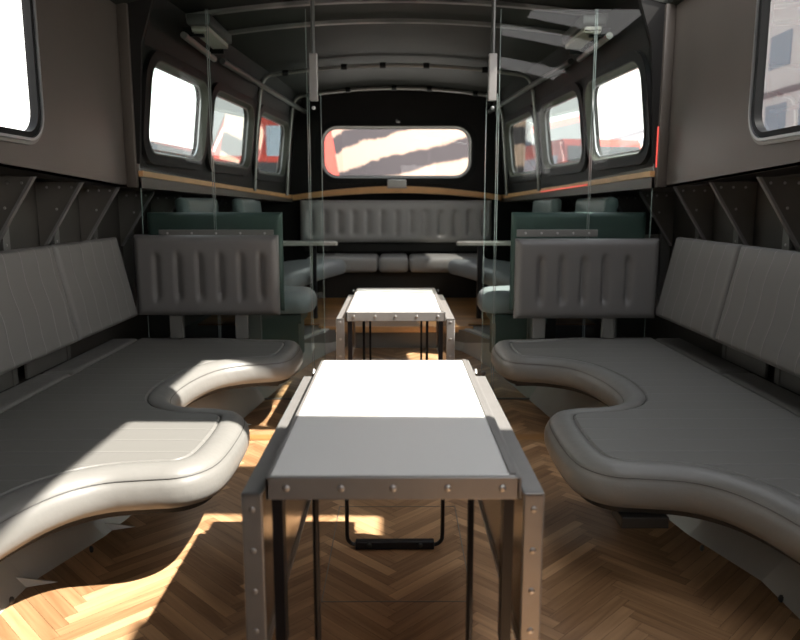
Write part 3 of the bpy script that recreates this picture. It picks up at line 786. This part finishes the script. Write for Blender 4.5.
# ------------------------------------------------------------ far compartment seating
for s, nm in ((-1, 'left'), (1, 'right')):
    # cross backrest seen through the glass
    e = empty('green_backrest', 'dark green backrest board behind the glass on the %s' % nm, 'backrest', (s*1.08, 4.32, .5), 'green backrests behind the glass')
    wd = .80
    bm = pad(wd, .59, .07, r=.03); obj('board', bm, 'teal_dark', e, local=True, smooth=True, sharp=60)
    bm = pad(wd-.04, .50, .07, [.1, .2, .3, .4, .5, .6, .7], .012, r=.03); bmesh.ops.rotate(bm, verts=bm.verts, cent=(0, 0, 0), matrix=__import__('mathutils').Matrix.Rotation(PI, 3, 'Z'))
    bmesh.ops.translate(bm, verts=bm.verts, vec=(0, .06, .06)); obj('padding', bm, 'teal', e, local=True, smooth=True, sharp=60)
    for px in (-.25, .22):
        bm = B(); box(bm, px-.035, px+.035, -.02, .02, -.338, .03); obj('post', bm, 'post', e, local=True)
    # side bench
    e = empty('side_bench', 'blue grey leather side bench on the %s of the far compartment' % nm, 'bench', (s*1.1, 5.5, .16), 'far compartment side benches')
    xi = .52
    o1 = [(-1.45, 4.40), (-.66, 4.40), (-.57, 4.42), (-.525, 4.50), (-.52, 4.68), (-.56, 4.80), (-.70, 4.84), (-.80, 4.90), (-.84, 5.05), (-.84, 5.35), (-.80, 5.55), (-.74, 6.0), (-.68, 6.35), (-.58, 6.7), (-.50, 6.95), (-.50, 7.12), (-1.10, 7.12), (-1.30, 5.6)]
    sm = chaikin(o1, 2)
    k = len(sm); area = sum(sm[i][0]*sm[(i+1) % k][1]-sm[(i+1) % k][0]*sm[i][1] for i in range(k)); sg = 1 if area > 0 else -1
    nor = []
    for i in range(k):
        d = (Vector(sm[(i+1) % k])-Vector(sm[i-1])).normalized(); nor.append(Vector((-d.y, d.x))*sg)
    bm = B(); V = []
    for d, z in ((.05, .46), (.015, .465), (0, .49), (0, .54), (.012, .57), (.035, .59), (.06, .597), (.09, .60)):
        V.append([bm.verts.new((-s*(sm[i][0]+nor[i].x*d), sm[i][1]+nor[i].y*d, z)) for i in range(k)])
    for i in range(len(V)-1):
        for j in range(k): bm.faces.new((V[i][j], V[i][(j+1) % k], V[i+1][(j+1) % k], V[i+1][j]))
    tri = tessellate_polygon([[Vector((v.co.x, v.co.y, 0)) for v in V[-1]]])
    for t3 in tri:
        try: bm.faces.new([V[-1][i] for i in t3])
        except ValueError: pass
    bm.faces.new(V[0])
    obj('seat_cushion', bm, 'seatblue', e, smooth=True, sharp=40)
    bm = B(); box(bm, min(s*.62, s*.92), max(s*.62, s*.92), 4.46, 4.74, .160, .40, .004); box(bm, min(s*.60, s*.94), max(s*.60, s*.94), 4.44, 4.78, .40, .455); obj('base', bm, 'teal_dark', e)
    bm = B(); box(bm, min(s*.98, s*1.12), max(s*.98, s*1.12), 5.0, 7.0, .160, .455); obj('base', bm, 'board', e)
    # side back cushion
    for i, (a, b_) in enumerate(((4.5, 5.6), (5.62, 6.9))):
        xa = X0((a+b_)/2)-.02
        t_ = empty('back_cushion', 'blue green back cushion on the %s far wall, %s' % (nm, ['behind the green backrest', 'next to the rear corner'][i]), 'back cushion', (s*(xa-.04), (a+b_)/2, .66), 'far compartment back cushions')
        bm = pad(b_-a, .52, .09, r=.04, nz=8); o = obj('cushion', bm, 'teal', t_, local=True, smooth=True, sharp=60)
        o.rotation_euler = (math.radians(-5), 0, -s*PI/2-s*.075)
        for q in (-.3, .3):
            bm = B(); box(bm, min(s*(xa+.0), s*1.765), max(s*(xa+.0), s*1.765), (a+b_)/2+q-.02, (a+b_)/2+q+.02, .9, .94); obj('mount', bm, 'post', t_)
    # small drop table
    e = empty('side_table', 'small pale shelf table on a dark post near the rear seat, %s side' % nm, 'side table', (s*.70, 6.0, .172), 'rear side tables')
    bm = B(); pts = [(s*.97, 5.86), (s*.50, 5.90), (s*.485, 5.93), (s*.52, 6.16), (s*.97, 6.20)]
    prism(bm, [(x, y, .80) for x, y in pts], (0, 0, .022)); obj('table_top', bm, 'sheet', e)
    bm = B(); box(bm, min(s*.67, s*.71), max(s*.67, s*.71), 5.97, 6.03, .172, .80, .004); obj('post', bm, 'black', e)
# rear seat: three cushions, long pleated backrest
for x0, x1, lab in ((-.92, -.195, 'grey rear seat cushion coloured as sunlit, long one on the left'), (-.185, .115, 'grey rear seat cushion coloured as sunlit, short square one in the middle'), (.125, .92, 'grey rear seat cushion coloured as sunlit, long one on the right')):
    w_ = x1-x0; bm = B(); box(bm, x0, x1, 7.15, 7.86, .455, .60); bmesh.ops.bevel(bm, geom=bm.edges[:], offset=.045, segments=4, profile=.5, affect='EDGES')
    tag(obj('seat_cushion', bm, 'rearleather', smooth=True, sharp=180), lab, 'cushion', 'rear seat cushions')
bm = B(); box(bm, -.93, .93, 7.30, 7.88, .172, .452, .005); tag(obj('seat_base', bm, 'board'), 'dark boxed base carrying the rear seat cushions', 'seat base')
e = empty('rear_backrest', 'long grey leather backrest coloured as sunlit, with a row of vertical pleats below the rear window', 'backrest', (-.01, 7.80, .72))
bm = pad(2.06, .45, .12, [.10+.155*k for k in range(13)], .032, .018, (.12, .80), r=.05, nx=150, nz=20); o = obj('padding', bm, 'rearleather', e, local=True, smooth=True, sharp=60); o.rotation_euler = (math.radians(-5), 0, 0)
bm = B(); box(bm, -1.0, 1.0, .08, .12, -.1, .40); obj('back_board', bm, 'board', e, local=True)
bm = B(); box(bm, -.98, .98, 7.94, 7.98, .60, .75); tag(obj('rear_kick_panel', bm, 'darkwall'), 'plain dark strip between the rear seat cushions and the pleated backrest', 'panel')
e = empty('ledge_box', 'small pale metal box standing on the wooden ledge under the rear window', 'box', (0, 7.88, 1.30))
bm = B(); box(bm, -.10, .10, 7.80, 7.90, 1.302, 1.385, .012); obj('case', bm, 'sheet', e, smooth=True)
bm = B(); box(bm, -.11, .11, 7.79, 7.91, 1.295, 1.306, .002); obj('base', bm, 'alu', e)

# ------------------------------------------------------------ outside
GZ = -.75
bm = B(); box(bm, -80, 80, -40, 120, GZ-.2, GZ); struct('ground', bm, 'ground')
def building(name, label, x0, x1, y0, y1, z1, face, rows, cols, wm='bwhite', bands=()):
    e = empty(name, label, 'building', ((x0+x1)/2, (y0+y1)/2, GZ))
    bm = B(); box(bm, x0, x1, y0, y1, GZ, z1); obj('walls', bm, wm, e)
    bm = B(); box(bm, x0-.2, x1+.2, y0-.2, y1+.2, z1, z1+.15); obj('roof', bm, 'bband', e)
    X = x0 if face == 'x0' else x1
    for a, b_ in bands:
        bm = B(); box(bm, X-.06, X+.06, y0-.05, y1+.05, a, b_); obj('band', bm, 'bband', e)
    for za, zb in rows:
        for ca, cb in cols:
            if face == 'y0':
                bm = B(); box(bm, ca, cb, y0-.04, y0+.02, za, zb); obj('window', bm, 'bpane', e)
            else:
                bm = B(); box(bm, X-.04, X+.04, ca, cb, za, zb); obj('window', bm, 'bpane', e)
    return e
cols = [(y, y+1.45) for y in [17.3+2.35*k for k in range(12)]]
building('office_building', 'long white office building with pale blue windows outside the right windows', 14, 22, 6, 52, 9.0, 'x0', [(6.0, 7.2), (3.5, 4.7), (1.4, 2.4)], cols, bands=[(5.0, 5.22)])
building('warehouse', 'white warehouse far outside the left windows', -34, -24, 4, 46, 6.5, 'x1', [(3.4, 4.6)], [(8+5*k, 10+5*k) for k in range(7)])
building('red_house', 'red brick and white house seen left in the rear window', -6.5, -2.6, 34, 40, 5.6, 'y0', [(.5, 2.4), (3.2, 4.6)], [(-6, -5), (-4.4, -3.4)], 'red')
# boat hulls
def hull(name, label, c, rz, Ln, Wd, H, m):
    e = empty(name, label, 'boat', c, rz=rz); bm = B(); rows = []
    for i in range(15):
        t = i/14; x = (t-.5)*Ln; k = math.sin(min(1, t*1.9)*PI/2)**.8; wr = []
        for j in range(9):
            v = j/8; wv = Wd/2*k*(v**.45); wr.append((x-(1-v)*(-.9 if t < .12 else -.2)*(1-t), wv, H*v+(.25*H*(1-t)**3)*v))
        rows.append(wr)
    for sgn in (-1, 1):
        G = [[bm.verts.new((x, sgn*max(y, .02), z)) for x, y, z in wr] for wr in rows]
        for i in range(14):
            for j in range(8): bm.faces.new((G[i][j], G[i+1][j], G[i+1][j+1], G[i][j+1]))
    bmesh.ops.remove_doubles(bm, verts=bm.verts, dist=.03)
    obj('hull', bm, m, e, local=True, smooth=True)
    bm = B(); top = [(x, y) for x, y in [(wr[-1][0], wr[-1][1]) for wr in rows]]
    prism(bm, [(x, y, H*.96) for x, y in top]+[(x, -y, H*.96) for x, y in top[::-1]], (0, 0, .05)); obj('deck', bm, 'cream', e, local=True)
    bm = B(); box(bm, -.1*Ln, .3*Ln, -Wd*.28, Wd*.28, H*.97, H*1.35, .1); obj('cabin', bm, 'bwhite', e, local=True)
    for q in (-.3, .25):
        for sg in (-1, 1):
            bm = B(); box(bm, q*Ln-.15, q*Ln+.15, sg*Wd*.33-.15, sg*Wd*.33+.15, -.45, H*.38); obj('prop', bm, 'board', e, local=True)
    return e
hull('moored_boat', 'old boat hull with peeling pink and dark paint filling the rear window', (.45, 16.5, GZ+.45), math.radians(-8), 4.7, 2.8, 4.4, 'peel')
hull('moored_boat', 'dark blue boat hull outside the farthest right window', (4.6, 28.5, GZ+.45), math.radians(60), 5, 2.4, 3.3, 'blue')
# vehicles
def vehicle(name, label, cat, c, rz, Ln, Wd, H, m, hood):
    e = empty(name, label, cat, c, rz=rz); bm = B()
    side = [(-Ln/2, .35), (-Ln/2, H*.92), (-Ln/2+.15, H), (Ln/2-hood-.5, H), (Ln/2-hood, H*.58), (Ln/2-.1, H*.5), (Ln/2, .4*H), (Ln/2, .35)]
    prism(bm, [(x, -Wd/2, z) for x, z in side], (0, Wd, 0)); bmesh.ops.bevel(bm, geom=bm.edges[:], offset=.08, segments=2, affect='EDGES'); obj('body', bm, m, e, local=True, smooth=True)
    for sgn in (-1, 1):
        bm = B(); box(bm, -Ln/2+.4, Ln/2-hood-.7, sgn*Wd/2-.02, sgn*Wd/2+.02, H*.62, H*.88, .01); obj('side_window', bm, 'bpane', e, local=True)
        for x in (-Ln/2+.9, Ln/2-.9):
            bm = B(); tube(bm, [(x, sgn*(Wd/2-.22), .38), (x, sgn*(Wd/2+.02), .38)], .38, 20); obj('wheel', bm, 'tyre', e, local=True, smooth=True)
    bm = B(); xa, xb = Ln/2-hood-.44, Ln/2-hood-.06
    prism(bm, [(xa+.02, -Wd/2+.15, H*.94), (xa+.02, Wd/2-.15, H*.94), (xb+.02, Wd/2-.15, H*.64), (xb+.02, -Wd/2+.15, H*.64)], (.03, 0, .02)); obj('windscreen', bm, 'dark', e, local=True)
    return e
vehicle('fire_truck', 'big red truck parked outside the two farthest left windows', 'truck', (-4.4, 20.8, GZ), math.radians(-80), 6.2, 2.4, 3.1, 'red', 1.1)
vehicle('parked_van', 'charcoal van parked outside the first left far window', 'van', (-5.3, 14.2, GZ), math.radians(-95), 4.8, 2.0, 3.0, 'dark', 1.2)
vehicle('delivery_truck', 'red and white lorry outside the middle right far window', 'truck', (5.4, 21.5, GZ), math.radians(-80), 6.0, 2.4, 3.6, 'red', 1.2)
